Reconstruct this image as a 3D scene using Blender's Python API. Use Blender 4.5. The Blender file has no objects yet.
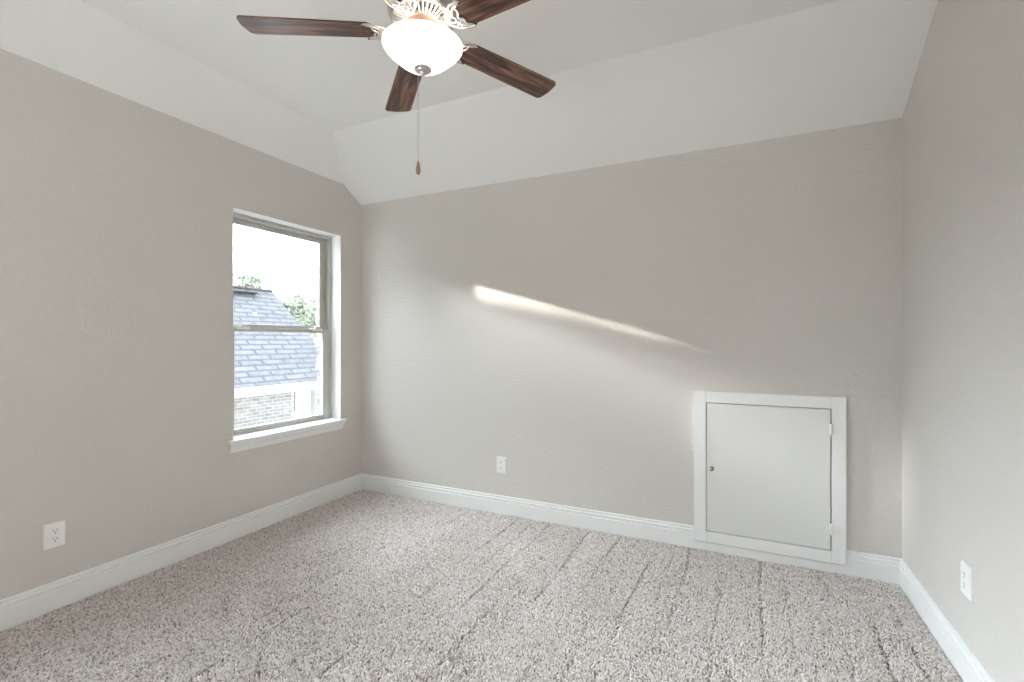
import bpy, bmesh, math, random
import numpy as np
from mathutils import Vector, Matrix

S = bpy.context.scene
C = S.collection
PI = math.pi
R = math.radians
random.seed(7)

# ------------------------------------------------------------------ camera
YAW = 25.5
cam_d = bpy.data.cameras.new('camera')
cam_d.sensor_width = 36.0
cam_d.lens = 473.0 / 1024.0 * 36.0
cam_d.clip_start = 0.02
cam_d.clip_end = 500
cam = bpy.data.objects.new('camera', cam_d)
C.objects.link(cam)
cam.location = (0, 0, 1.27)
cam.rotation_euler = (R(90), 0, R(YAW))
S.camera = cam

# ------------------------------------------------------------------ exposure
S.view_settings.view_transform = 'Standard'
S.view_settings.look = 'None'
S.view_settings.gamma = 1.0
S.view_settings.use_curve_mapping = False
S.view_settings.exposure = 0.88
S.cycles.max_bounces = 10
S.cycles.diffuse_bounces = 8
S.cycles.use_denoising = True

# ------------------------------------------------------------------ world
SKY = 2.0
w = bpy.data.worlds.new('overcast_sky')
S.world = w
w.use_nodes = True
wn = w.node_tree.nodes
wl = w.node_tree.links
bg = wn['Background']
bg.inputs['Color'].default_value = (0.83, 0.925, 1.0, 1)
# hazy overcast sky, brightest round the low veiled sun
GLOW = 25.0
gd = Vector((-1.0, -0.10, 0.72)).normalized()
tcw = wn.new('ShaderNodeTexCoord')
dt = wn.new('ShaderNodeVectorMath')
dt.operation = 'DOT_PRODUCT'
dt.inputs[1].default_value = gd
mxw = wn.new('ShaderNodeMath')
mxw.operation = 'MAXIMUM'
mxw.inputs[1].default_value = 0.0
pw = wn.new('ShaderNodeMath')
pw.operation = 'POWER'
pw.inputs[1].default_value = 4.0
ma = wn.new('ShaderNodeMath')
ma.operation = 'MULTIPLY_ADD'
ma.inputs[1].default_value = GLOW
ma.inputs[2].default_value = SKY
wl.new(tcw.outputs['Generated'], dt.inputs[0])
wl.new(dt.outputs['Value'], mxw.inputs[0])
wl.new(mxw.outputs[0], pw.inputs[0])
wl.new(pw.outputs[0], ma.inputs[0])
wl.new(ma.outputs[0], bg.inputs['Strength'])


def sun(name, d, strength, angle, col):
    l = bpy.data.lights.new(name, 'SUN')
    l.energy = strength
    l.angle = R(angle)
    l.color = col
    o = bpy.data.objects.new(name, l)
    C.objects.link(o)
    o.rotation_euler = Vector(d).to_track_quat('-Z', 'Y').to_euler()
    o.location = (-6, 0, 8)
    return o


sun('sun_low', (1, 0.244, -0.285), 11.0, 0.9, (1.0, 0.93, 0.84))
sun('sun_haze', (1, 0.27, -0.35), 4.6, 8.0, (0.98, 0.98, 1.0))


def portal(name, loc, rot, sx, sy):
    l = bpy.data.lights.new(name, 'AREA')
    l.shape = 'RECTANGLE'
    l.size = sx
    l.size_y = sy
    l.cycles.is_portal = True
    o = bpy.data.objects.new(name, l)
    C.objects.link(o)
    o.location = loc
    o.rotation_euler = rot


# room dimensions (metres)
XL, XR, YB, YR = -2.928, 0.778, 3.118, -1.3
H0, H1, HF = 2.44, 2.558, 2.79
XC, YK, YC = -2.65, 2.922, 2.534
WY0, WY1, WZ0, WZ1 = 1.972, 2.888, 0.635, 2.13     # window opening
RX0, RX1, RZ0, RZ1 = -2.2, -1.1, 0.635, 2.13       # rear opening, added to let in fill light
SY0, SY1 = -1.1, 0.55                              # second opening in the left wall, added to let in side light
portal('portal_window', (-3.30, (WY0 + WY1) / 2, (WZ0 + WZ1) / 2), (0, R(-90), 0), WZ1 - WZ0, WY1 - WY0)
portal('portal_side', (-3.30, (SY0 + SY1) / 2, (WZ0 + WZ1) / 2), (0, R(-90), 0), WZ1 - WZ0, SY1 - SY0)
portal('portal_rear', ((RX0 + RX1) / 2, YR - 0.16, (RZ0 + RZ1) / 2), (R(90), 0, 0), RX1 - RX0, RZ1 - RZ0)


# ------------------------------------------------------------------ materials
def mat(name, col, rough=0.6, metal=0.0, spec=0.5):
    m = bpy.data.materials.new(name)
    m.use_nodes = True
    b = m.node_tree.nodes['Principled BSDF']
    b.inputs['Base Color'].default_value = (*col, 1)
    b.inputs['Roughness'].default_value = rough
    b.inputs['Metallic'].default_value = metal
    b.inputs['Specular IOR Level'].default_value = spec
    return m


def N(m, t, **kw):
    n = m.node_tree.nodes.new(t)
    for k, v in kw.items():
        setattr(n, k, v)
    return n


def L(m, a, b):
    m.node_tree.links.new(a, b)


def bump(m, scale, dist, detail=3.0, strength=1.0, coord='Object', rough=0.5):
    tc = N(m, 'ShaderNodeTexCoord')
    nz = N(m, 'ShaderNodeTexNoise')
    nz.inputs['Scale'].default_value = scale
    nz.inputs['Detail'].default_value = detail
    nz.inputs['Roughness'].default_value = rough
    bp = N(m, 'ShaderNodeBump')
    bp.inputs['Distance'].default_value = dist
    bp.inputs['Strength'].default_value = strength
    L(m, tc.outputs[coord], nz.inputs['Vector'])
    L(m, nz.outputs['Fac'], bp.inputs['Height'])
    L(m, bp.outputs['Normal'], m.node_tree.nodes['Principled BSDF'].inputs['Normal'])
    return nz


M = {}
M['wall'] = mat('wall_paint', (0.64, 0.607, 0.575), 0.75, spec=0.25)
bump(M['wall'], 66, 0.0042, 2.0, 1.0)
M['ceiling'] = mat('ceiling_paint', (0.83, 0.82, 0.81), 0.85, spec=0.2)
bump(M['ceiling'], 60, 0.003, 2.0, 0.35)
M['trim'] = mat('white_trim', (0.83, 0.83, 0.825), 0.35)
bump(M['trim'], 14, 0.0006, 2.0, 0.3)
M['door'] = mat('door_paint', (0.74, 0.74, 0.725), 0.4)
bump(M['door'], 20, 0.0006, 2.0, 0.3)
M['vinyl'] = mat('window_vinyl', (0.50, 0.48, 0.45), 0.4)
bump(M['vinyl'], 30, 0.0003, 1.0, 0.2)
M['plate'] = mat('plate_plastic', (0.86, 0.855, 0.84), 0.3)
bump(M['plate'], 90, 0.0001, 1.0, 0.1)
M['dark'] = mat('slot_dark', (0.03, 0.028, 0.025), 0.6)
bump(M['dark'], 90, 0.0001, 1.0, 0.1)
M['nickel'] = mat('brushed_nickel', (0.66, 0.635, 0.60), 0.34, 1.0)
bump(M['nickel'], 180, 0.0002, 1.0, 0.3)
M['screw'] = mat('dark_screw', (0.06, 0.05, 0.045), 0.4, 1.0)
bump(M['screw'], 180, 0.0002, 1.0, 0.3)
M['brass'] = mat('aged_brass', (0.42, 0.36, 0.25), 0.3, 1.0)
bump(M['brass'], 150, 0.0002, 1.0, 0.2)
M['tan_wood'] = mat('fob_wood', (0.30, 0.20, 0.13), 0.4)
bump(M['tan_wood'], 90, 0.0004, 3.0, 0.3)


def wood():
    m = mat('walnut_blade', (0.1, 0.05, 0.03), 0.32)
    b = m.node_tree.nodes['Principled BSDF']
    tc = N(m, 'ShaderNodeTexCoord')
    mp = N(m, 'ShaderNodeMapping')
    mp.inputs['Scale'].default_value = (2.2, 26, 26)
    L(m, tc.outputs['Object'], mp.inputs['Vector'])
    nz = N(m, 'ShaderNodeTexNoise')
    nz.inputs['Scale'].default_value = 1.6
    nz.inputs['Detail'].default_value = 5
    nz.inputs['Distortion'].default_value = 1.2
    L(m, mp.outputs['Vector'], nz.inputs['Vector'])
    cr = N(m, 'ShaderNodeValToRGB')
    e = cr.color_ramp.elements
    e[0].position = 0.33
    e[0].color = (0.012, 0.006, 0.005, 1)
    e[1].position = 0.72
    e[1].color = (0.36, 0.165, 0.11, 1)
    k = cr.color_ramp.elements.new(0.5)
    k.color = (0.10, 0.044, 0.031, 1)
    L(m, nz.outputs['Fac'], cr.inputs['Fac'])
    L(m, cr.outputs['Color'], b.inputs['Base Color'])
    return m


M['wood'] = wood()


def bowl_mat():
    m = mat('alabaster_glass_lit', (0.9, 0.89, 0.87), 0.25)
    b = m.node_tree.nodes['Principled BSDF']
    tc = N(m, 'ShaderNodeTexCoord')
    nz = N(m, 'ShaderNodeTexNoise')
    nz.inputs['Scale'].default_value = 7
    nz.inputs['Detail'].default_value = 2
    mr = N(m, 'ShaderNodeMapRange')
    mr.inputs['From Min'].default_value = 0.3
    mr.inputs['From Max'].default_value = 0.7
    mr.inputs['To Min'].default_value = 0.7
    mr.inputs['To Max'].default_value = 1.7
    L(m, tc.outputs['Object'], nz.inputs['Vector'])
    L(m, nz.outputs['Fac'], mr.inputs['Value'])
    L(m, mr.outputs['Result'], b.inputs['Emission Strength'])
    b.inputs['Emission Color'].default_value = (1.0, 0.92, 0.82, 1)
    return m


M['bowl'] = bowl_mat()


def glass_mat():
    m = bpy.data.materials.new('window_glass')
    m.use_nodes = True
    nt = m.node_tree
    nt.nodes.remove(nt.nodes['Principled BSDF'])
    out = nt.nodes['Material Output']
    tr = N(m, 'ShaderNodeBsdfTransparent')
    tr.inputs['Color'].default_value = (0.97, 0.985, 0.98, 1)
    gl = N(m, 'ShaderNodeBsdfGlossy')
    gl.inputs['Roughness'].default_value = 0.02
    fr = N(m, 'ShaderNodeFresnel')
    fr.inputs['IOR'].default_value = 1.45
    mx = N(m, 'ShaderNodeMixShader')
    mul = N(m, 'ShaderNodeMath', operation='MULTIPLY')
    mul.inputs[1].default_value = 0.6
    L(m, fr.outputs[0], mul.inputs[0])
    L(m, mul.outputs[0], mx.inputs['Fac'])
    L(m, tr.outputs[0], mx.inputs[1])
    L(m, gl.outputs[0], mx.inputs[2])
    L(m, mx.outputs[0], out.inputs['Surface'])
    return m


M['glass'] = glass_mat()


def carpet_mat():
    m = mat('carpet_yarn', (0.4, 0.36, 0.33), 1.0, spec=0.05)
    b = m.node_tree.nodes['Principled BSDF']
    at = N(m, 'ShaderNodeVertexColor', layer_name='yarn')
    L(m, at.outputs['Color'], b.inputs['Base Color'])
    b.inputs['Sheen Weight'].default_value = 0.15
    return m


M['carpet'] = carpet_mat()
M['backing'] = mat('carpet_backing', (0.26, 0.22, 0.20), 1.0, spec=0.05)
nzb = bump(M['backing'], 120, 0.004, 3.0, 0.8)


def brick_mat(name, c1, c2, cm, bw, bh, mortar, offset=0.5, rough=0.9, coord='UV', bmp=0.006):
    m = mat(name, c1, rough, spec=0.2)
    b = m.node_tree.nodes['Principled BSDF']
    tc = N(m, 'ShaderNodeTexCoord')
    br = N(m, 'ShaderNodeTexBrick')
    br.offset = offset
    br.inputs['Color1'].default_value = (*c1, 1)
    br.inputs['Color2'].default_value = (*c2, 1)
    br.inputs['Mortar'].default_value = (*cm, 1)
    br.inputs['Scale'].default_value = 1.0
    br.inputs['Brick Width'].default_value = bw
    br.inputs['Row Height'].default_value = bh
    br.inputs['Mortar Size'].default_value = mortar
    br.inputs['Mortar Smooth'].default_value = 0.1
    L(m, tc.outputs[coord], br.inputs['Vector'])
    nz = N(m, 'ShaderNodeTexNoise')
    nz.inputs['Scale'].default_value = 6
    L(m, tc.outputs[coord], nz.inputs['Vector'])
    mx = N(m, 'ShaderNodeMix', data_type='RGBA', blend_type='MULTIPLY')
    mx.inputs['Factor'].default_value = 0.5
    L(m, br.outputs['Color'], mx.inputs['A'])
    L(m, nz.outputs['Fac'], mx.inputs['B'])
    L(m, mx.outputs['Result'], b.inputs['Base Color'])
    bp = N(m, 'ShaderNodeBump')
    bp.inputs['Distance'].default_value = bmp
    bp.invert = True
    L(m, br.outputs['Fac'], bp.inputs['Height'])
    L(m, bp.outputs['Normal'], b.inputs['Normal'])
    return m


M['brick'] = brick_mat('pale_brick', (0.38, 0.355, 0.345), (0.26, 0.24, 0.235), (0.45, 0.435, 0.43), 0.22, 0.08, 0.012)
M['shingle'] = brick_mat('slate_shingle', (0.225, 0.222, 0.237), (0.19, 0.187, 0.205), (0.125, 0.124, 0.138), 0.6, 0.19, 0.03)
M['siding'] = brick_mat('white_siding', (0.62, 0.62, 0.6), (0.6, 0.6, 0.58), (0.2, 0.2, 0.2), 60, 0.16, 0.012)
M['fascia'] = mat('white_fascia', (0.62, 0.62, 0.60), 0.6)
bump(M['fascia'], 10, 0.001, 1.0, 0.2)
M['ground'] = mat('pale_concrete', (0.58, 0.56, 0.53), 0.95)
bump(M['ground'], 8, 0.01, 4.0, 0.4)
M['grass'] = mat('lawn', (0.13, 0.17, 0.07), 0.95)
bump(M['grass'], 30, 0.02, 4.0, 0.6)
M['leaf'] = mat('hazy_leaf', (0.26, 0.285, 0.23), 0.8)
bump(M['leaf'], 30, 0.01, 1.0, 0.2)
M['pine'] = mat('pine_needles', (0.14, 0.17, 0.12), 0.8)
bump(M['pine'], 30, 0.01, 1.0, 0.2)
M['bark'] = mat('bark', (0.14, 0.11, 0.085), 0.9)
bump(M['bark'], 20, 0.02, 3.0, 0.6)


# ------------------------------------------------------------------ mesh helpers
class MB:
    def __init__(s):
        s.v = []
        s.f = []

    def add(s, vs, fs):
        o = len(s.v)
        s.v += [tuple(p) for p in vs]
        s.f += [tuple(i + o for i in f) for f in fs]
        return s

    def box(s, a, b):
        x0, y0, z0 = a
        x1, y1, z1 = b
        return s.add([(x0, y0, z0), (x1, y0, z0), (x1, y1, z0), (x0, y1, z0),
                      (x0, y0, z1), (x1, y0, z1), (x1, y1, z1), (x0, y1, z1)],
                     [(0, 3, 2, 1), (4, 5, 6, 7), (0, 1, 5, 4), (1, 2, 6, 5), (2, 3, 7, 6), (3, 0, 4, 7)])

    def prism(s, poly0, poly1):
        n = len(poly0)
        fs = [tuple(range(n))[::-1], tuple(range(n, 2 * n))]
        fs += [(i, (i + 1) % n, n + (i + 1) % n, n + i) for i in range(n)]
        return s.add(list(poly0) + list(poly1), fs)

    def lathe(s, prof, n=48, c=(0, 0, 0)):
        vs, fs = [], []
        for r, z in prof:
            for k in range(n):
                a = 2 * PI * k / n
                vs.append((c[0] + r * math.cos(a), c[1] + r * math.sin(a), c[2] + z))
        for i in range(len(prof) - 1):
            for k in range(n):
                k2 = (k + 1) % n
                fs.append((i * n + k, i * n + k2, (i + 1) * n + k2, (i + 1) * n + k))
        return s.add(vs, fs)

    def tube(s, pts, rad, n=8, closed=False, flat=1.0):
        pts = [Vector(p) for p in pts]
        m = len(pts)
        rr = rad if isinstance(rad, (list, tuple)) else [rad] * m
        vs, fs = [], []
        for i, p in enumerate(pts):
            a = pts[(i - 1) % m] if (closed or i > 0) else p
            b = pts[(i + 1) % m] if (closed or i < m - 1) else p
            t = (b - a).normalized()
            up = Vector((0, 0, 1)) if abs(t.z) < 0.9 else Vector((1, 0, 0))
            u = t.cross(up).normalized()
            q = u.cross(t).normalized()
            for k in range(n):
                an = 2 * PI * k / n
                vs.append(p + u * math.cos(an) * rr[i] + q * math.sin(an) * rr[i] * flat)
        seg = m if closed else m - 1
        for i in range(seg):
            j = (i + 1) % m
            for k in range(n):
                k2 = (k + 1) % n
                fs.append((i * n + k, i * n + k2, j * n + k2, j * n + k))
        if not closed:
            fs.append(tuple(range(n))[::-1])
            fs.append(tuple(range((m - 1) * n, m * n)))
        return s.add(vs, fs)

    def build(s, name, m, parent=None, smooth=False, bevel=0, uvfn=None, rec=True):
        me = bpy.data.meshes.new(name)
        me.from_pydata(s.v, [], s.f)
        if rec:
            bm = bmesh.new()
            bm.from_mesh(me)
            bmesh.ops.recalc_face_normals(bm, faces=bm.faces)
            bm.to_mesh(me)
            bm.free()
        me.materials.append(m)
        if uvfn:
            uv = me.uv_layers.new(name='UVMap')
            for lp in me.loops:
                uv.data[lp.index].uv = uvfn(me.vertices[lp.vertex_index].co)
        if smooth:
            me.polygons.foreach_set('use_smooth', [True] * len(me.polygons))
        me.update()
        o = bpy.data.objects.new(name, me)
        C.objects.link(o)
        if parent:
            o.parent = parent
        if bevel:
            bv = o.modifiers.new('bevel', 'BEVEL')
            bv.width = bevel
            bv.segments = 2
            bv.limit_method = 'ANGLE'
        if smooth == 'auto':
            es = o.modifiers.new('split', 'EDGE_SPLIT')
            es.split_angle = R(35)
        return o


def empty(name, loc=(0, 0, 0), rz=0):
    o = bpy.data.objects.new(name, None)
    C.objects.link(o)
    o.location = loc
    o.rotation_euler = (0, 0, rz)
    o.empty_display_size = 0.1
    return o


def tag(o, label=None, cat=None, group=None, kind=None):
    if label:
        o['label'] = label
    if cat:
        o['category'] = cat
    if group:
        o['group'] = group
    if kind:
        o['kind'] = kind
    return o


# ------------------------------------------------------------------ room shell
T = 0.12
fl = MB().box((XL - T, YR - T, -0.20), (XR + T, YB + T, -0.012)).build('floor', M['backing'])
tag(fl, 'carpeted floor of the empty bedroom', 'floor', kind='structure')

# left wall with window opening and the clipped top corner by the back wall
mb = MB()
XO = XL - 0.19
mb.box((XO, YR - T, -0.2), (XL, SY0, H1))
mb.box((XO, SY1, -0.2), (XL, WY0, H1))
for q0, q1 in ((WY0, WY1), (SY0, SY1)):
    mb.box((XO, q0, -0.2), (XL, q1, WZ0 - 0.028))
    mb.box((XO, q0, WZ1), (XL, q1, H1))
side = [(WY1, -0.2), (YB, -0.2), (YB, H0), (YK, H1), (WY1, H1)]
mb.prism([(XO, y, z) for y, z in side], [(XL, y, z) for y, z in side])
wl_ = mb.build('wall_left', M['wall'])
tag(wl_, 'greige textured wall on the left holding the window', 'wall', kind='structure')

wb = MB().box((XL - 0.19, YB, -0.2), (XR + T, YB + T, H0)).build('wall_back', M['wall'])
tag(wb, 'greige textured back wall with the small access door', 'wall', kind='structure')
side = [(YR - T, -0.2), (YB + T, -0.2), (YB + T, H0 - 0.6 * T), (YB, H0), (YC, HF), (YR - T, HF)]
wr = MB().prism([(XR, y, z) for y, z in side], [(XR + T, y, z) for y, z in side]).build('wall_right', M['wall'])
tag(wr, 'pale greige wall along the right edge', 'wall', kind='structure')
mb = MB()
mb.box((XL - 0.19, YR - T, -0.2), (RX0, YR, HF + 0.1))
mb.box((RX1, YR - T, -0.2), (XR + T, YR, HF + 0.1))
mb.box((RX0, YR - T, -0.2), (RX1, YR, RZ0))
mb.box((RX0, YR - T, RZ1), (RX1, YR, HF + 0.1))
wf = mb.build('wall_front', M['wall'])
tag(wf, 'wall behind the camera with a window added for fill light', 'wall', kind='structure')

# ceiling: flat field, left slope, back slope (thick shell)
cp = {
    'a': (XL, YR - T, H1), 'b': (XL, YK, H1), 'c': (XC, YC, HF), 'd': (XC, YR - T, HF),
    'e': (XL, YB, H0), 'f': (XR, YB, H0), 'g': (XR, YC, HF), 'h': (XR, YR - T, HF)}
ks = list(cp)
vs = [cp[k] for k in ks]
fs = [('a', 'b', 'c', 'd'), ('b', 'e', 'f', 'g', 'c'), ('d', 'c', 'g', 'h')]
mb = MB()
mb.add(vs, [tuple(ks.index(q) for q in f) for f in fs])
ce = mb.build('ceiling', M['ceiling'], rec=False)
so = ce.modifiers.new('thick', 'SOLIDIFY')
so.thickness = 0.12
so.offset = -1
for p in ce.data.polygons:
    if p.normal.z > 0:
        p.flip()
ce.data.update()
tag(ce, 'white ceiling, flat in the middle and sloping down to the walls', 'ceiling', kind='structure')
# roof deck over the room keeps daylight out
rf = MB().box((XL - 0.3, YR - 0.3, 3.0), (XR + 0.3, YB + 0.3, 3.1))
rf.box((XL - 0.3, YR - 0.3, 2.56), (XL - 0.13, YB + 0.3, 3.0))
rf.box((XL - 0.3, YB + 0.12, 2.3), (XR + 0.3, YB + 0.3, 3.0))
rf.box((XR + 0.12, YR - 0.3, 2.3), (XR + 0.3, YB + 0.3, 3.0))
rf.box((XL - 0.3, YR - 0.3, 2.86), (XR + 0.3, YR - 0.12, 3.0))
rfo = rf.build('roof_deck', M['fascia'])
tag(rfo, 'roof deck above the bedroom', 'roof', kind='structure')

# baseboards
PROF = [(0, -0.012), (0.0155, -0.012), (0.0155, 0.086), (0.0085, 0.0885), (0.0085, 0.0945), (0.0135, 0.098),
        (0.0140, 0.107), (0.0095, 0.111), (0.0060, 0.1125), (0.0060, 0.117), (0.0095, 0.120), (0.0090, 0.126), (0.004, 0.130), (0, 0.130)]
FLAT = [(0, -0.012), (0.0155, -0.012), (0.0155, 0.046), (0, 0.046)]
HX0, HX1, HZ0, HZ1 = -0.240, 0.531, 0.054, 0.965


def bb(mb, prof, axis, wall, sgn, a, b):
    if axis == 'y':
        mb.prism([(wall + sgn * d, a, z) for d, z in prof], [(wall + sgn * d, b, z) for d, z in prof])
    else:
        mb.prism([(a, wall + sgn * d, z) for d, z in prof], [(b, wall + sgn * d, z) for d, z in prof])


mb = MB()
bb(mb, PROF, 'y', XL, 1, YR, YB)
tag(mb.build('baseboard_left', M['trim']), 'white moulded baseboard under the window wall', 'baseboard', kind='structure')
mb = MB()
bb(mb, PROF, 'x', YB, -1, XL, HX0)
bb(mb, FLAT, 'x', YB, -1, HX0, HX1)
bb(mb, PROF, 'x', YB, -1, HX1, XR)
tag(mb.build('baseboard_back', M['trim']), 'white moulded baseboard along the back wall', 'baseboard', kind='structure')
mb = MB()
bb(mb, PROF, 'y', XR, -1, YR, YB)
tag(mb.build('baseboard_right', M['trim']), 'white moulded baseboard along the right wall', 'baseboard', kind='structure')

# unseen rear window, added behind the camera as a source of fill light
w2 = tag(empty('added_window_rear', ((RX0 + RX1) / 2, YR, RZ0)), 'unseen window added behind the camera for fill light', 'window', kind='structure')
mb = MB()
hx, hz = (RX1 - RX0) / 2, RZ1 - RZ0
mb.box((-hx, -T, 0), (-hx + 0.05, -0.04, hz)).box((hx - 0.05, -T, 0), (hx, -0.04, hz))
mb.box((-hx, -T, 0), (hx, -0.04, 0.05)).box((-hx, -T, hz - 0.05), (hx, -0.04, hz)).box((-0.03, -T, 0), (0.03, -0.04, hz))
mb.build('window_frame', M['vinyl'], w2)
MB().box((-hx + 0.05, -0.085, 0.05), (hx - 0.05, -0.08, hz - 0.05)).build('glass_pane', M['glass'], w2)

# unseen left-wall window beside the camera, added to brighten the right wall
w3 = tag(empty('added_window_side', (XL, (SY0 + SY1) / 2, WZ0)), 'unseen window added in the left wall beside the camera for more daylight', 'window', kind='structure')
mb = MB()
hs3, hz3 = (SY1 - SY0) / 2, WZ1 - WZ0
mb.box((-0.19, -hs3, 0), (-0.10, -hs3 + 0.05, hz3)).box((-0.19, hs3 - 0.05, 0), (-0.10, hs3, hz3))
mb.box((-0.19, -hs3, 0), (-0.10, hs3, 0.05)).box((-0.19, -hs3, hz3 - 0.05), (-0.10, hs3, hz3)).box((-0.18, -0.04, 0), (-0.11, 0.04, hz3))
mb.build('window_frame', M['vinyl'], w3)
MB().box((-0.152, -hs3 + 0.05, 0.05), (-0.148, hs3 - 0.05, hz3 - 0.05)).build('glass_pane', M['glass'], w3)
MB().box((-0.10, -hs3, -0.028), (0.0, hs3, 0.0)).box((0.0, -hs3 - 0.04, -0.026), (0.042, hs3 + 0.04, 0.0)).build('window_sill', M['trim'], w3, bevel=0.006)

# ------------------------------------------------------------------ window_1
w1 = tag(empty('window_1', (XL, (WY0 + WY1) / 2, WZ0)),
         'single-hung window with two sashes over a white sill in the left wall', 'window', kind='structure')
yc = (WY0 + WY1) / 2
hy = (WY1 - WY0) / 2          # .458
hh = WZ1 - WZ0                # 1.495


def fr(mb, x0, x1, y0, y1, z0, z1, wy, wb_, wt):
    mb.box((x0, y0, z0), (x1, y0 + wy, z1)).box((x0, y1 - wy, z0), (x1, y1, z1))
    mb.box((x0, y0 + wy, z0), (x1, y1 - wy, z0 + wb_)).box((x0, y0 + wy, z1 - wt), (x1, y1 - wy, z1))


mb = MB()
fr(mb, -0.19, -0.10, -hy, hy, 0, hh, 0.018, 0.012, 0.026)
# parting tracks on the jambs and head
for s_ in (-1, 1):
    y0, y1 = sorted((s_ * (hy - 0.018), s_ * (hy - 0.028)))
    mb.box((-0.143, y0, 0.012), (-0.137, y1, hh - 0.026))
    mb.box((-0.106, y0, 0.012), (-0.10, y1, hh - 0.026))
mb.build('window_frame', M['vinyl'], w1, bevel=0.0015)
# lining of the reveal, white painted drywall return
mb = MB()
mb.box((-0.10, hy - 0.002, -0.0), (0.0, hy + 0.0005, hh))
mb.box((-0.10, -hy - 0.0005, 0), (0.0, -hy + 0.002, hh))
mb.box((-0.10, -hy, hh - 0.002), (0.0, hy, hh + 0.0005))
mb.build('reveal_lining', M['trim'], w1)
# upper sash (outer track) and lower sash (inner track)
ZM = 1.355 - WZ0
ys = hy - 0.022
mb = MB()
fr(mb, -0.176, -0.146, -ys, ys, ZM - 0.002, hh - 0.028, 0.062, 0.034, 0.034)
us = mb.build('upper_sash', M['vinyl'], w1, bevel=0.003)
MB().box((-0.163, -ys + 0.06, ZM + 0.02), (-0.159, ys - 0.06, hh - 0.055)).build('glass_pane', M['glass'], us)
mb = MB()
fr(mb, -0.135, -0.107, -ys, ys, 0.012, ZM + 0.008, 0.062, 0.030, 0.028)
ls = mb.build('lower_sash', M['vinyl'], w1, bevel=0.003)
MB().box((-0.123, -ys + 0.06, 0.035), (-0.119, ys - 0.06, ZM - 0.012)).build('glass_pane', M['glass'], ls)
for yy in (-0.315, 0.315):
    mb = MB()
    mb.box((-0.140, yy - 0.048, ZM + 0.008), (-0.103, yy + 0.048, ZM + 0.016))
    mb.box((-0.106, yy - 0.048, ZM - 0.006), (-0.101, yy + 0.048, ZM + 0.016))
    mb.lathe([(0.0, 0.024), (0.010, 0.024), (0.013, 0.018), (0.013, 0.012), (0, 0.012)], 16, (-0.123, yy, ZM))
    mb.prism([(-0.12, yy, ZM + 0.014), (-0.112, yy, ZM + 0.014), (-0.112, yy + 0.035, ZM + 0.014), (-0.118, yy + 0.035, ZM + 0.014)],
             [(-0.12, yy, ZM + 0.022), (-0.112, yy, ZM + 0.022), (-0.112, yy + 0.035, ZM + 0.020), (-0.118, yy + 0.035, ZM + 0.020)])
    mb.build('sash_lock', M['plate'], ls)
# little tilt latches on top of the lower sash, near the stiles
for s_ in (-1, 1):
    MB().box((-0.128, s_ * (ys - 0.03) - 0.015, ZM - 0.055), (-0.103, s_ * (ys - 0.03) + 0.015, ZM - 0.02)).build('tilt_latch', M['vinyl'], ls, bevel=0.003)
# stool and apron
y0, y1 = 1.930 - yc, 2.918 - yc
MB().box((-0.10, -hy, -0.028), (0.0, hy, 0.0)).box((0.0, y0, -0.026), (0.042, y1, 0.0)).build('window_sill', M['trim'], w1, bevel=0.006)
APR = [(0, -0.026), (0.030, -0.026), (0.029, -0.038), (0.022, -0.044), (0.019, -0.052), (0.019, -0.060), (0.014, -0.064), (0.012, -0.082), (0, -0.082)]
MB().prism([(d, y0 + 0.012 + (0.03 - d) * 0.3, z) for d, z in APR], [(d, y1 - 0.012 - (0.03 - d) * 0.3, z) for d, z in APR]).build('apron', M['trim'], w1)

# brick facing outside the window wall
VO, VI = XL - 0.29, XL - 0.19
mb = MB()
a0, a1, b0, b1 = 1.955, 2.905, 0.60, 2.165
mb.box((VO, YR - 0.3, -3.1), (VI, SY0 - 0.02, 2.56)).box((VO, SY1 + 0.02, -3.1), (VI, a0, 2.56))
mb.box((VO, SY0 - 0.02, -3.1), (VI, SY1 + 0.02, b0)).box((VO, SY0 - 0.02, b1), (VI, SY1 + 0.02, 2.56))
mb.box((VO, a1, -3.1), (VI, YB + 0.3, 2.56))
mb.box((VO, a0, -3.1), (VI, a1, b0)).box((VO, a0, b1), (VI, a1, 2.56))
# toothed brick ends at the right side of the opening
for k in range(0, 15):
    if k % 2 == 0:
        mb.box((VO - 0.004, a1 - 0.010, b0 + 0.02 + k * 0.1), (VI - 0.02, a1 + 0.02, b0 + 0.09 + k * 0.1))
mb.build('brick_facing', M['brick'], wl_, uvfn=lambda c: (c.y + c.x, c.z))

# ------------------------------------------------------------------ carpet pile
rng = np.random.default_rng(3)
sp = 0.0064
xs = np.arange(XL + 0.0205, XR - 0.0215, sp)
ysg = np.arange(0.3, YB - 0.019, sp)
gx, gy = np.meshgrid(xs, ysg)
gx = gx + (np.arange(len(ysg)) % 2)[:, None] * sp * 0.5
px = gx.ravel() + rng.normal(0, sp * 0.25, gx.size)
py = gy.ravel() + rng.normal(0, sp * 0.25, gx.size)
px = np.clip(px, XL + 0.019, XR - 0.020)
py = np.minimum(py, YB - 0.018)
n = px.size
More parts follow.
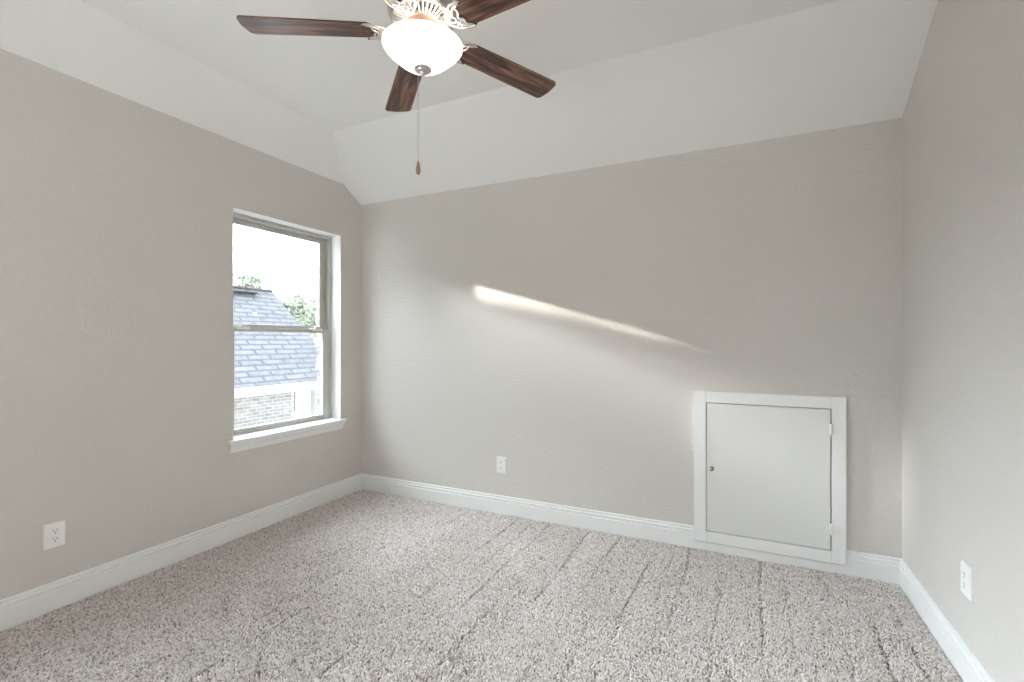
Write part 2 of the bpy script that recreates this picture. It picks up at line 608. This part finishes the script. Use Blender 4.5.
# furrows left by the vacuum, running away from the camera, in broken strokes
fur = np.zeros(n)
band = np.zeros(n)
x = XL + 0.35
while x < XR - 0.03:
    ph = rng.uniform(0, 6.28, 3)
    wob = 0.006 * np.sin(py * 2.1 + ph[0]) + 0.004 * np.sin(py * 7.0 + ph[1])
    gate = np.sin(py * 3.1 + ph[2]) + 0.7 * np.sin(py * 8.3 + ph[0]) + 0.4 * np.sin(py * 19 + ph[1])
    gate = np.clip(gate * 0.9 + 0.75, 0, 1)
    d = np.abs(px - (x + wob + 0.02 * (py - 2)))
    fur = np.maximum(fur, np.clip(1.4 - d / 0.010, 0, 1) * gate * rng.uniform(0.45, 0.95))
    band = np.where(px > x + wob + 0.02 * (py - 2), rng.uniform(-1, 1), band)
    x += rng.uniform(0.08, 0.20)
# a few cross marks
for _ in range(16):
    cx, cy, ln = rng.uniform(XL + 0.6, XR - 0.2), rng.uniform(1.1, 3.0), rng.uniform(0.12, 0.35)
    an = rng.uniform(-0.9, 0.3)
    dx, dy = px - cx, py - cy
    al = dx * np.cos(an) + dy * np.sin(an)
    ac = np.abs(-dx * np.sin(an) + dy * np.cos(an))
    fur = np.maximum(fur, 0.8 * (np.abs(al) < ln / 2) * np.clip(1.2 - ac / 0.009, 0, 1))
keep = rng.uniform(0, 1, n) > fur * 0.6
px, py, fur, band = px[keep], py[keep], fur[keep], band[keep]
n = px.size


def lown(x, y, f, seed):
    r2 = np.random.default_rng(seed)
    o = 0
    for _ in range(6):
        a, b = r2.uniform(-f, f, 2)
        o = o + np.sin(a * x + b * y + r2.uniform(0, 6.28))
    return o / 6


patch = lown(px, py, 9, 5) + 0.7 * lown(px, py, 28, 8)
hgt = 0.0135 + rng.uniform(-0.0017, 0.0017, n) + 0.0014 * patch - 0.0072 * fur
rad = sp * rng.uniform(0.50, 0.78, n)
ang = rng.uniform(0, 2 * PI, n)
lean = rng.normal(0, 0.0030, (n, 2)) + np.stack([0.002 * patch, 0.0028 * lown(px, py, 6, 11) + 0.0022 * band], 1)
z0 = -0.012
V = np.zeros((n, 9, 3))
for k in range(4):
    a = ang + k * PI / 2
    V[:, k] = np.stack([px + rad * 0.75 * np.cos(a), py + rad * 0.75 * np.sin(a), np.full(n, z0)], 1)
    a2 = a + 0.5
    V[:, 4 + k] = np.stack([px + lean[:, 0] * 0.7 + rad * np.cos(a2), py + lean[:, 1] * 0.7 + rad * np.sin(a2), z0 + hgt * 0.66], 1)
V[:, 8] = np.stack([px + lean[:, 0] * 1.1, py + lean[:, 1] * 1.1, z0 + hgt], 1)
V[:, :, 0] = np.clip(V[:, :, 0], XL + 0.0158, XR - 0.0158)
V[:, :, 1] = np.minimum(V[:, :, 1], YB - 0.0158)
base = (np.arange(n) * 9)[:, None, None]
quads = np.array([[k, (k + 1) % 4, 4 + (k + 1) % 4, 4 + k] for k in range(4)])[None]
tris = np.array([[4 + k, 4 + (k + 1) % 4, 8] for k in range(4)])[None]
li = np.concatenate([(base + quads).reshape(n, -1), (base + tris).reshape(n, -1)], 1).ravel()
lt = np.tile(np.array([4] * 4 + [3] * 4), n)
lstart = np.concatenate([[0], np.cumsum(lt)[:-1]])
me = bpy.data.meshes.new('carpet_pile')
me.vertices.add(n * 9)
me.vertices.foreach_set('co', V.reshape(-1))
me.loops.add(len(li))
me.loops.foreach_set('vertex_index', li.astype(np.int32))
me.polygons.add(n * 8)
me.polygons.foreach_set('loop_start', lstart.astype(np.int32))
me.update(calc_edges=True)
me.polygons.foreach_set('use_smooth', np.ones(n * 8, dtype=bool))
pal = np.array([[0.85, 0.80, 0.775], [0.76, 0.70, 0.67], [0.67, 0.605, 0.57], [0.52, 0.45, 0.415], [0.33, 0.27, 0.245], [0.90, 0.86, 0.835]])
pick = rng.choice(len(pal), n, p=[0.27, 0.26, 0.20, 0.13, 0.06, 0.08])
col = pal[pick] * 0.96 * rng.uniform(0.88, 1.12, (n, 1))
colv = np.ones((n, 9, 4))
colv[:, :, :3] = col[:, None, :]
ca = me.color_attributes.new('yarn', 'FLOAT_COLOR', 'POINT')
ca.data.foreach_set('color', colv.ravel())
me.materials.append(M['carpet'])
cpo = bpy.data.objects.new('carpet_pile', me)
C.objects.link(cpo)
tag(cpo, 'flecked grey-brown cut pile of the wall to wall carpet', 'carpet', kind='stuff')

# ------------------------------------------------------------------ access door in the back wall
d1 = tag(empty('door_1', ((HX0 + HX1) / 2, YB, HZ0)),
         'small square white access door low in the back wall', 'door', kind='structure')
hw = (HX1 - HX0) / 2
ht = HZ1 - HZ0
cw = 0.066
mb = MB()
mb.box((-hw, -0.030, 0), (-hw + cw, 0, ht)).box((hw - cw, -0.030, 0), (hw, 0, ht))
mb.box((-hw + cw, -0.030, 0), (hw - cw, 0, cw)).box((-hw + cw, -0.030, ht - cw), (hw - cw, 0, ht))
mb.build('door_casing', M['trim'], d1, bevel=0.0015)
dl = MB().box((-hw + cw + 0.0035, -0.0265, cw + 0.004), (hw - cw - 0.007, -0.004, ht - cw - 0.005)).build('door_panel', M['door'], d1, bevel=0.001)
kx, kz = -0.140 - (HX0 + HX1) / 2, 0.505 - HZ0
mb = MB()
PK = [(0.0, 0), (0.009, 0), (0.009, 0.003), (0.0045, 0.005), (0.004, 0.018), (0.0085, 0.023), (0.0095, 0.029), (0.007, 0.034), (0.0, 0.035)]
mb.lathe(PK, 20)
kn = mb.build('door_knob', M['brass'], dl, smooth=True)
kn.rotation_euler = (R(90), 0, 0)
kn.scale = (1.2, 1.2, 1.2)
kn.location = (kx, -0.0265, kz)
for hzv in (0.188, 0.735):
    mb = MB()
    mb.tube([(hw - cw - 0.004, -0.038, hzv - 0.03), (hw - cw - 0.004, -0.038, hzv + 0.03)], 0.0075, 12)
    mb.box((hw - cw - 0.0055, -0.036, hzv - 0.03), (hw - cw - 0.0025, -0.02, hzv + 0.03))
    mb.build('door_hinge', M['trim'], d1)


# ------------------------------------------------------------------ outlets
def outlet(loc, rz, label, slots=True):
    o = tag(empty('wall_outlet', loc, rz), label, 'outlet', 'wall outlets')
    # local frame: +y points into the room, x along the wall
    W, H = 0.0405, 0.0605
    mb = MB()
    mb.prism([(-W, 0, -H), (W, 0, -H), (W, 0, H), (-W, 0, H)],
             [(-W + 0.004, 0.0065, -H + 0.004), (W - 0.004, 0.0065, -H + 0.004), (W - 0.004, 0.0065, H - 0.004), (-W + 0.004, 0.0065, H - 0.004)])
    mb.build('cover_plate', M['plate'], o, bevel=0.001)
    for s_ in (-1, 1):
        c = s_ * 0.0195
        n_ = 24
        ring = []
        for k in range(n_):
            a = 2 * PI * k / n_
            ring.append((0.0172 * math.cos(a), max(-0.0135, min(0.0135, 0.0172 * math.sin(a)))))
        mb = MB().prism([(x_, 0.0065, c + z_) for x_, z_ in ring], [(x_ * .97, 0.0085, c + z_ * .97) for x_, z_ in ring])
        rc = mb.build('receptacle', M['plate'], o)
        for sx_, h_ in ((-0.0065, 0.0042), (0.0065, 0.0034)):
            MB().box((sx_ - 0.0012, 0.0083, c + 0.002 - h_ + 0.002), (sx_ + 0.0012, 0.0088, c + 0.002 + h_ + 0.002)).build('slot', M['dark'], rc)
        gr = MB().lathe([(0.0, 0.0005), (0.0028, 0.0005), (0.0028, 0), (0, 0)], 12).build('ground_hole', M['dark'], rc)
        gr.rotation_euler = (R(-90), 0, 0)
        gr.location = (0, 0.0083, c - 0.0075)
    sc = MB().lathe([(0.0, 0.0012), (0.0022, 0.001), (0.003, 0), (0, 0)], 12).build('screw', M['plate'], o)
    sc.rotation_euler = (R(-90), 0, 0)
    sc.location = (0, 0.0065, 0)
    return o


outlet((XL, 1.092, 0.350), R(-90), 'white duplex outlet with dark slots low in the left wall, left of the window')
outlet((-1.574, YB, 0.356), R(180), 'white outlet plate in the back wall, left of the access door')
outlet((XR, 2.342, 0.370), R(90), 'white outlet plate in the right wall above its baseboard')

# ------------------------------------------------------------------ ceiling fan
FX, FY = -1.077, 1.473
ZB = 2.44
fan = tag(empty('ceiling_fan', (FX, FY, HF)),
          'five-blade ceiling fan with walnut blades, nickel motor and lit glass bowl', 'ceiling fan')
Z = lambda z: z - HF
MB().lathe([(0, 0), (0.068, 0), (0.070, -0.012), (0.062, -0.035), (0.040, -0.052), (0.018, -0.056), (0, -0.056)], 40).build('canopy', M['nickel'], fan, smooth='auto')
MB().lathe([(0.0125, -0.05), (0.0125, Z(2.64))], 20).build('downrod', M['nickel'], fan, smooth=True)
# motor housing: stepped drum, vented underside
mb = MB()
mb.lathe([(0, Z(2.655)), (0.035, Z(2.655)), (0.050, Z(2.645)), (0.095, Z(2.63)), (0.122, Z(2.605)), (0.130, Z(2.60)), (0.132, Z(2.56)),
          (0.136, Z(2.555)), (0.136, Z(2.545)), (0.132, Z(2.54)), (0.131, Z(2.505)), (0.125, Z(2.492)), (0.118, Z(2.484)),
          (0.112, Z(2.482)), (0.110, Z(2.488)), (0.10, Z(2.497)), (0.0, Z(2.497))], 60)
mot = mb.build('motor_housing', M['nickel'], fan, smooth='auto')
mb = MB()
for k in range(40):
    a = 2 * PI * k / 40
    ca_, sa_ = math.cos(a), math.sin(a)
    p0, p1 = Vector((0.112 * ca_, 0.112 * sa_, Z(2.483))), Vector((0.070 * ca_, 0.070 * sa_, Z(2.470)))
    mb.tube([p0, p1], [0.0042, 0.0026], 6, flat=1.3)
mb.build('vent_fins', M['nickel'], mot)
MB().lathe([(0.074, Z(2.472)), (0.070, Z(2.466)), (0.064, Z(2.466)), (0.060, Z(2.472)), (0.060, Z(2.497))], 48).build('vent_ring', M['nickel'], mot, smooth='auto')
cop = mat('copper_winding', (0.35, 0.22, 0.16), 0.45, 1.0)
bump(cop, 90, 0.001, 2.0, 0.4)
MB().lathe([(0.058, Z(2.496)), (0.057, Z(2.475)), (0.030, Z(2.468)), (0.0, Z(2.468))], 36).build('flywheel', cop, mot, smooth='auto')
# switch cup and fitter above the bowl
MB().lathe([(0, Z(2.47)), (0.034, Z(2.47)), (0.036, Z(2.45)), (0.042, Z(2.44)), (0.046, Z(2.42)), (0.040, Z(2.405)), (0.02, Z(2.40)), (0, Z(2.40))], 40).build('switch_cup', M['nickel'], fan, smooth='auto')
MB().lathe([(0.006, Z(2.405)), (0.006, Z(2.303))], 12).build('centre_rod', M['nickel'], fan, smooth=True)
prof = [(0.0, 2.302), (0.032, 2.3025), (0.050, 2.3055), (0.070, 2.3135), (0.089, 2.326), (0.106, 2.340), (0.122, 2.354),
        (0.136, 2.368), (0.146, 2.379), (0.150, 2.385), (0.150, 2.388), (0.146, 2.388), (0.142, 2.379), (0.135, 2.369),
        (0.119, 2.357), (0.103, 2.344), (0.086, 2.3315), (0.067, 2.3195), (0.050, 2.312), (0.030, 2.3085), (0.0, 2.308)]
MB().lathe([(r, Z(z)) for r, z in prof], 72).build('glass_bowl', M['bowl'], fan, smooth=True)
fin = MB().lathe([(0.0, Z(2.3025)), (0.031, Z(2.3035)), (0.0335, Z(2.3005)), (0.0325, Z(2.296)), (0.028, Z(2.2935)), (0.0255, Z(2.2955)),
            (0.022, Z(2.2955)), (0.0195, Z(2.291)), (0.015, Z(2.2895)), (0.0125, Z(2.2905)), (0.0115, Z(2.286)), (0.010, Z(2.280)),
            (0.006, Z(2.2765)), (0, Z(2.276))], 40).build('finial', M['nickel'], fan, smooth='auto')
# lamp in the bowl
pl = bpy.data.lights.new('bowl_bulb', 'POINT')
pl.energy = 0.7
pl.shadow_soft_size = 0.04
pl.color = (1.0, 0.90, 0.79)
plo = bpy.data.objects.new('bowl_bulb', pl)
C.objects.link(plo)
plo.parent = fan
plo.location = (0.05, 0.0, Z(2.372))
# pull chain with wooden fob
cx, cy = 0.9026 * -0.018, 0.4305 * -0.018
mb = MB()
mb.tube([(cx, cy, Z(2.296)), (cx, cy, Z(1.950))], 0.0009, 6)
for k in range(86):
    zc = 2.292 - k * 0.004
    mb.lathe([(0, 0.0014), (0.0012, 0.0006), (0.0012, -0.0006), (0, -0.0014)], 6, (cx, cy, Z(zc)))
mb.tube([(cx, cy, Z(2.208)), (cx, cy, Z(2.196))], 0.003, 8)
ch = mb.build('pull_chain', M['nickel'], fan)
MB().lathe([(0.0, Z(1.953)), (0.003, Z(1.951)), (0.0045, Z(1.944)), (0.0075, Z(1.930)), (0.0088, Z(1.918)), (0.0080, Z(1.908)), (0.0045, Z(1.901)), (0, Z(1.900))], 20, (cx, cy, 0)).build('chain_fob', M['tan_wood'], ch, smooth=True)

# blades and arms
R0, R1 = 0.166, 0.655


def blade_mesh():
    out = []
    # root: scalloped, three lobes
    w0, w1 = 0.054, 0.064
    for k in range(13):
        t = -1 + k / 6.0
        out.append((R0 + 0.020 * abs(math.sin(t * 1.5 * PI)) * 0.55 + 0.022 * (t * t), t * w0))
    # CCW side long edge then tip, then back
    for k in range(1, 8):
        f = k / 8
        out.append((R0 + 0.03 + f * (R1 - R0 - 0.06), w0 + (w1 - w0) * f))
    for k in range(7):
        a = PI / 2 * (1 - k / 6)
        out.append((R1 - 0.022 + 0.022 * math.cos(a) + 0.004, w1 - 0.022 + 0.022 * math.sin(a)))
    for k in range(1, 6):
        f = k / 6
        out.append((R1 + 0.004 + 0.005 * math.sin(PI * f), (w1 - 0.022) * (1 - 2 * f)))
    for k in range(7):
        a = -PI / 2 * (k / 6)
        out.append((R1 - 0.022 + 0.022 * math.cos(a) + 0.004, -w1 + 0.022 + 0.022 * math.sin(a)))
    for k in range(7, 0, -1):
        f = k / 8
        out.append((R0 + 0.03 + f * (R1 - R0 - 0.06), -(w0 + (w1 - w0) * f)))
    return out


def arc(cx_, cy_, r, a0_, a1_, z, m_=10):
    return [(cx_ + r * math.cos(a0_ + (a1_ - a0_) * i / m_), cy_ + r * math.sin(a0_ + (a1_ - a0_) * i / m_), z) for i in range(m_ + 1)]


o_ = blade_mesh()
proto = []
for k in range(5):
    ang_ = R(39.7 + 72 * k + YAW)
    rot = (R(-9), 0, ang_)
    mtx = Matrix.Rotation(ang_, 4, 'Z') @ Matrix.Rotation(R(-9), 4, 'X')
    if k == 0:
        mb = MB().prism([(x_, y_, -0.0025) for x_, y_ in o_], [(x_, y_, 0.0035) for x_, y_ in o_])
        bl = mb.build('fan_blade', M['wood'], fan)
        # arm: stem from the flywheel, two diverging bars, a ring, a scalloped edge rail
        mb = MB()
        zz = -0.0065
        mb.tube([(0.060, 0, 0.034), (0.085, 0, 0.028), (0.108, 0, 0.008), (0.128, 0, zz)], [0.010, 0.009, 0.008, 0.006], 10, flat=0.6)
        for s_ in (-1, 1):
            mb.tube([(0.112, s_ * 0.004, 0.002), (0.130, s_ * 0.022, zz), (0.150, s_ * 0.042, zz), (0.176, s_ * 0.056, zz), (0.204, s_ * 0.058, zz), (0.216, s_ * 0.050, zz)], [0.005, 0.0048, 0.0045, 0.0045, 0.0045, 0.004], 8, flat=0.7)
            mb.tube([(0.156, s_ * 0.014, zz), (0.166, s_ * 0.030, zz), (0.182, s_ * 0.044, zz), (0.204, s_ * 0.050, zz)], 0.0032, 8, flat=0.7)
            mb.tube(arc(0.156, s_ * 0.034, 0.008, 0, 2 * PI * 15 / 16, zz, 15), 0.0025, 6, closed=True, flat=0.7)
        mb.tube(arc(0.146, 0, 0.014, 0, 2 * PI * 19 / 20, zz, 19), 0.0038, 8, closed=True, flat=0.7)
        edge = []
        for i in range(25):
            t = -1 + i / 12.0
            edge.append((R0 + 0.004 + 0.020 * abs(math.sin(t * 1.5 * PI)) * 0.55 + 0.028 * (t * t), t * 0.054, zz + 0.001))
        mb.tube(edge, 0.0040, 8, flat=0.7)
        arm = mb.build('blade_arm', M['nickel'], fan, smooth=True)
        scs = []
        for s_, xx in ((-1, 0.213), (1, 0.213), (0, 0.187)):
            sc = MB().lathe([(0, -0.004), (0.003, -0.0035), (0.0045, 0), (0, 0)], 12).build('screw', M['screw'], arm)
            sc.location = (xx, s_ * 0.049, -0.0085)
            scs.append(sc)
        pb, pa = bl, arm
    else:
        bl = pb.copy()
        C.objects.link(bl)
        bl.parent = fan
        arm = pa.copy()
        C.objects.link(arm)
        arm.parent = fan
        for s0 in scs:
            s1 = s0.copy()
            C.objects.link(s1)
            s1.parent = arm
    for q in (bl, arm):
        q.rotation_euler = mtx.to_euler()
        q.location = (0, 0, Z(ZB))

# ------------------------------------------------------------------ outside
GZ = -3.05
g = MB().box((-60, -40, GZ - 0.2), (20, 70, GZ)).build('ground', M['ground'])
tag(g, 'pale ground outside the window', 'ground', kind='structure')

# neighbouring house: brick wall, slate-grey roof with its ridge parallel to our wall
hs = tag(empty('neighbour_house', (-12.96, 4, GZ)),
         'pale brick house with blue-grey shingle roof seen through the window', 'house')
EX, EZ, RXX, RZZ = -10.0, 0.235, -12.96, 2.79
HO = Vector((-12.96, 4, GZ))
Y0, Y1 = -6.0, 10.0


def P(x, y, z):
    return (x - HO.x, y - HO.y, z - HO.z)


WXX = EX - 0.35
mb = MB()
EXB = 2 * RXX - EX
mb.box(P(EXB + 0.35, Y0 + 0.4, GZ), P(WXX, 8.55, EZ - 0.12))
mb.build('brick_wall', M['brick'], hs, uvfn=lambda c: (c.y + c.x, c.z))
mb = MB()
sl = math.hypot(RXX - EX, RZZ - EZ)
mb.prism([P(EX, Y0, EZ), P(RXX, Y0, RZZ), P(EXB, Y0, EZ), P(EXB + 0.2, Y0, EZ - 0.12), P(RXX, Y0, RZZ - 0.15), P(EX - 0.2, Y0, EZ - 0.12)],
         [P(EX, Y1, EZ), P(RXX, Y1, RZZ), P(EXB, Y1, EZ), P(EXB + 0.2, Y1, EZ - 0.12), P(RXX, Y1, RZZ - 0.15), P(EX - 0.2, Y1, EZ - 0.12)])
mb.build('roof', M['shingle'], hs, uvfn=lambda c: (c.y, abs(c.x) * sl / 2.96))
mb = MB()
mb.box(P(EX - 0.02, Y0, EZ - 0.22), P(EX + 0.02, Y1, EZ - 0.015))
mb.box(P(WXX - 0.05, Y0, EZ - 0.20), P(EX - 0.02, Y1 - 0.02, EZ - 0.17))
mb.build('fascia', M['fascia'], hs)
# ridge cap and roof vent
mb = MB()
mb.tube([P(RXX, Y0, RZZ + 0.03), P(RXX, Y1, RZZ + 0.03)], 0.035, 6)
mb.build('ridge_cap', M['shingle'], hs, uvfn=lambda c: (c.y, c.x))
mb = MB()
mb.box(P(RXX + 0.12, 5.5, RZZ - 0.14), P(RXX + 0.28, 9.3, RZZ - 0.10))
mb.build('roof_vent', M['screw'], hs)
mb = MB()
mb.lathe([(0.05, 0), (0.05, 0.22), (0.0, 0.22)], 12, P(RXX + 0.9, 8.75, RZZ - 0.95))
mb.build('vent_pipe', M['fascia'], hs)
# recessed siding wall under the far end of the roof
mb = MB().box(P(EXB + 0.35, 8.55, GZ), P(WXX - 1.2, Y1 - 0.4, EZ - 0.12))
mb.prism([P(EX - 0.5, Y1 - 0.4, EZ - 0.12), P(RXX, Y1 - 0.4, RZZ - 0.25), P(EXB + 0.5, Y1 - 0.4, EZ - 0.12)],
         [P(EX - 0.5, Y1 - 0.3, EZ - 0.12), P(RXX, Y1 - 0.3, RZZ - 0.25), P(EXB + 0.5, Y1 - 0.3, EZ - 0.12)])
mb.build('siding_wall', M['siding'], hs, uvfn=lambda c: (c.y + c.x, c.z))
mb = MB().box(P(WXX - 0.25, Y1 - 0.65, GZ), P(WXX - 0.02, Y1 - 0.42, EZ - 0.17))
mb.build('porch_post', M['fascia'], hs)


def tree(name, loc, height, crown, nleaf, label, m, group=None, seed=1, size=0.16, clumps=14, dense=False):
    r = random.Random(seed)
    t = tag(empty(name, loc), label, 'tree', group)
    rx, ry, rz, cz = crown
    tk = MB()
    tk.tube([(0, 0, 0), (0.1, 0.05, height * 0.4), (-0.05, 0.0, height * 0.75), (0, 0, height * 0.93)],
            [0.22, 0.17, 0.10, 0.04], 8)
    cl = []
    for _ in range(clumps):
        u, v_, w_ = r.uniform(-1, 1), r.uniform(-1, 1), r.uniform(-1, 1)
        q = Vector((u, v_, w_))
        if q.length > 1:
            q.normalize()
        q = Vector((q.x * rx, q.y * ry, cz + q.z * rz))
        cl.append(q)
        tk.tube([(0, 0, max(height * 0.3, q.z - rz * 0.5)), q * 0.6 + Vector((0, 0, q.z * 0.35)), q], [0.06, 0.04, 0.015], 5)
    tk.build('trunk', M['bark'], t)
    lf = MB()
    for _ in range(nleaf):
        c = r.choice(cl)
        s2 = 0.42 if not dense else 0.6
        p = c + Vector((r.gauss(0, rx * s2 * 0.42), r.gauss(0, ry * s2 * 0.42), r.gauss(0, rz * s2 * 0.30)))
        a = Vector((r.uniform(-1, 1), r.uniform(-1, 1), r.uniform(-0.6, 0.6))).normalized() * size
        b = Vector((r.uniform(-1, 1), r.uniform(-1, 1), r.uniform(-0.6, 0.6))).normalized() * size * 0.6
        lf.add([p - a, p + b, p + a, p - b], [(0, 1, 2, 3)])
    lf.build('foliage', m, t, rec=False)
    return t


G = 'trees beyond the neighbouring house'


def at(u, s, z=GZ):
    t = (u - 512) / 473.0
    a = R(YAW)
    return (s * (-math.sin(a) + t * math.cos(a)), s * (math.cos(a) + t * math.sin(a)), z)


tree('pine_tree', at(246, 32), 9.0, (1.6, 1.6, 0.9, 8.1), 900, 'sparse dark pine top rising over the roof ridge', M['pine'], G, 3, 0.14, 9)
tree('pine_tree', at(286, 44), 8.6, (1.6, 1.6, 1.2, 7.6), 700, 'thin pine top right of the rooftop, nearest the roof edge', M['pine'], G, 4, 0.14, 9)
tree('pine_tree', at(312, 53), 9.2, (3.4, 3.0, 1.2, 8.3), 900, 'spreading pine top beside the right window stile', M['pine'], G, 5, 0.14, 12)
tree('leafy_tree', at(292, 29), 6.4, (2.0, 1.6, 1.0, 5.6), 5000, 'pale green leafy tree behind the sloping roof edge', M['leaf'], G, 6, 0.16, 20, True)
tree('leafy_tree', at(318, 37), 7.2, (3.0, 2.6, 1.2, 6.1), 6000, 'wide pale green tree mass at the right side of the panes', M['leaf'], G, 7, 0.16, 24, True)

# unseen dense tree, added to block low sun and shape the wall streak
def crown_tree(loc, seed):
    r = random.Random(seed)
    t = tag(empty('added_shade_tree', loc), 'unseen dense tree added left outside the window to shape the sunlight', 'tree')
    MB().tube([(0, 0, 0), (0.05, 0, 2.2), (0, 0, 4.6)], [0.2, 0.16, 0.1], 10).build('trunk', M['bark'], t)
    lf = MB()
    for _ in range(60000):
        q = Vector((r.gauss(0, 1), r.gauss(0, 1), r.gauss(0, 1))).normalized() * (r.random() ** 0.22)
        p = Vector((q.x * 0.9, q.y * 1.9, 5.395 + q.z * (0.855 if q.z > 0 else 5.2)))
        a = Vector((r.uniform(-1, 1), r.uniform(-1, 1), r.uniform(-1, 1))).normalized() * 0.13
        b = Vector((r.uniform(-1, 1), r.uniform(-1, 1), r.uniform(-1, 1))).normalized() * 0.09
        lf.add([p - a, p + b, p + a, p - b], [(0, 1, 2, 3)])
    lf.build('foliage', M['leaf'], t, rec=False)


crown_tree((-7.07, 0.6, GZ), 11)
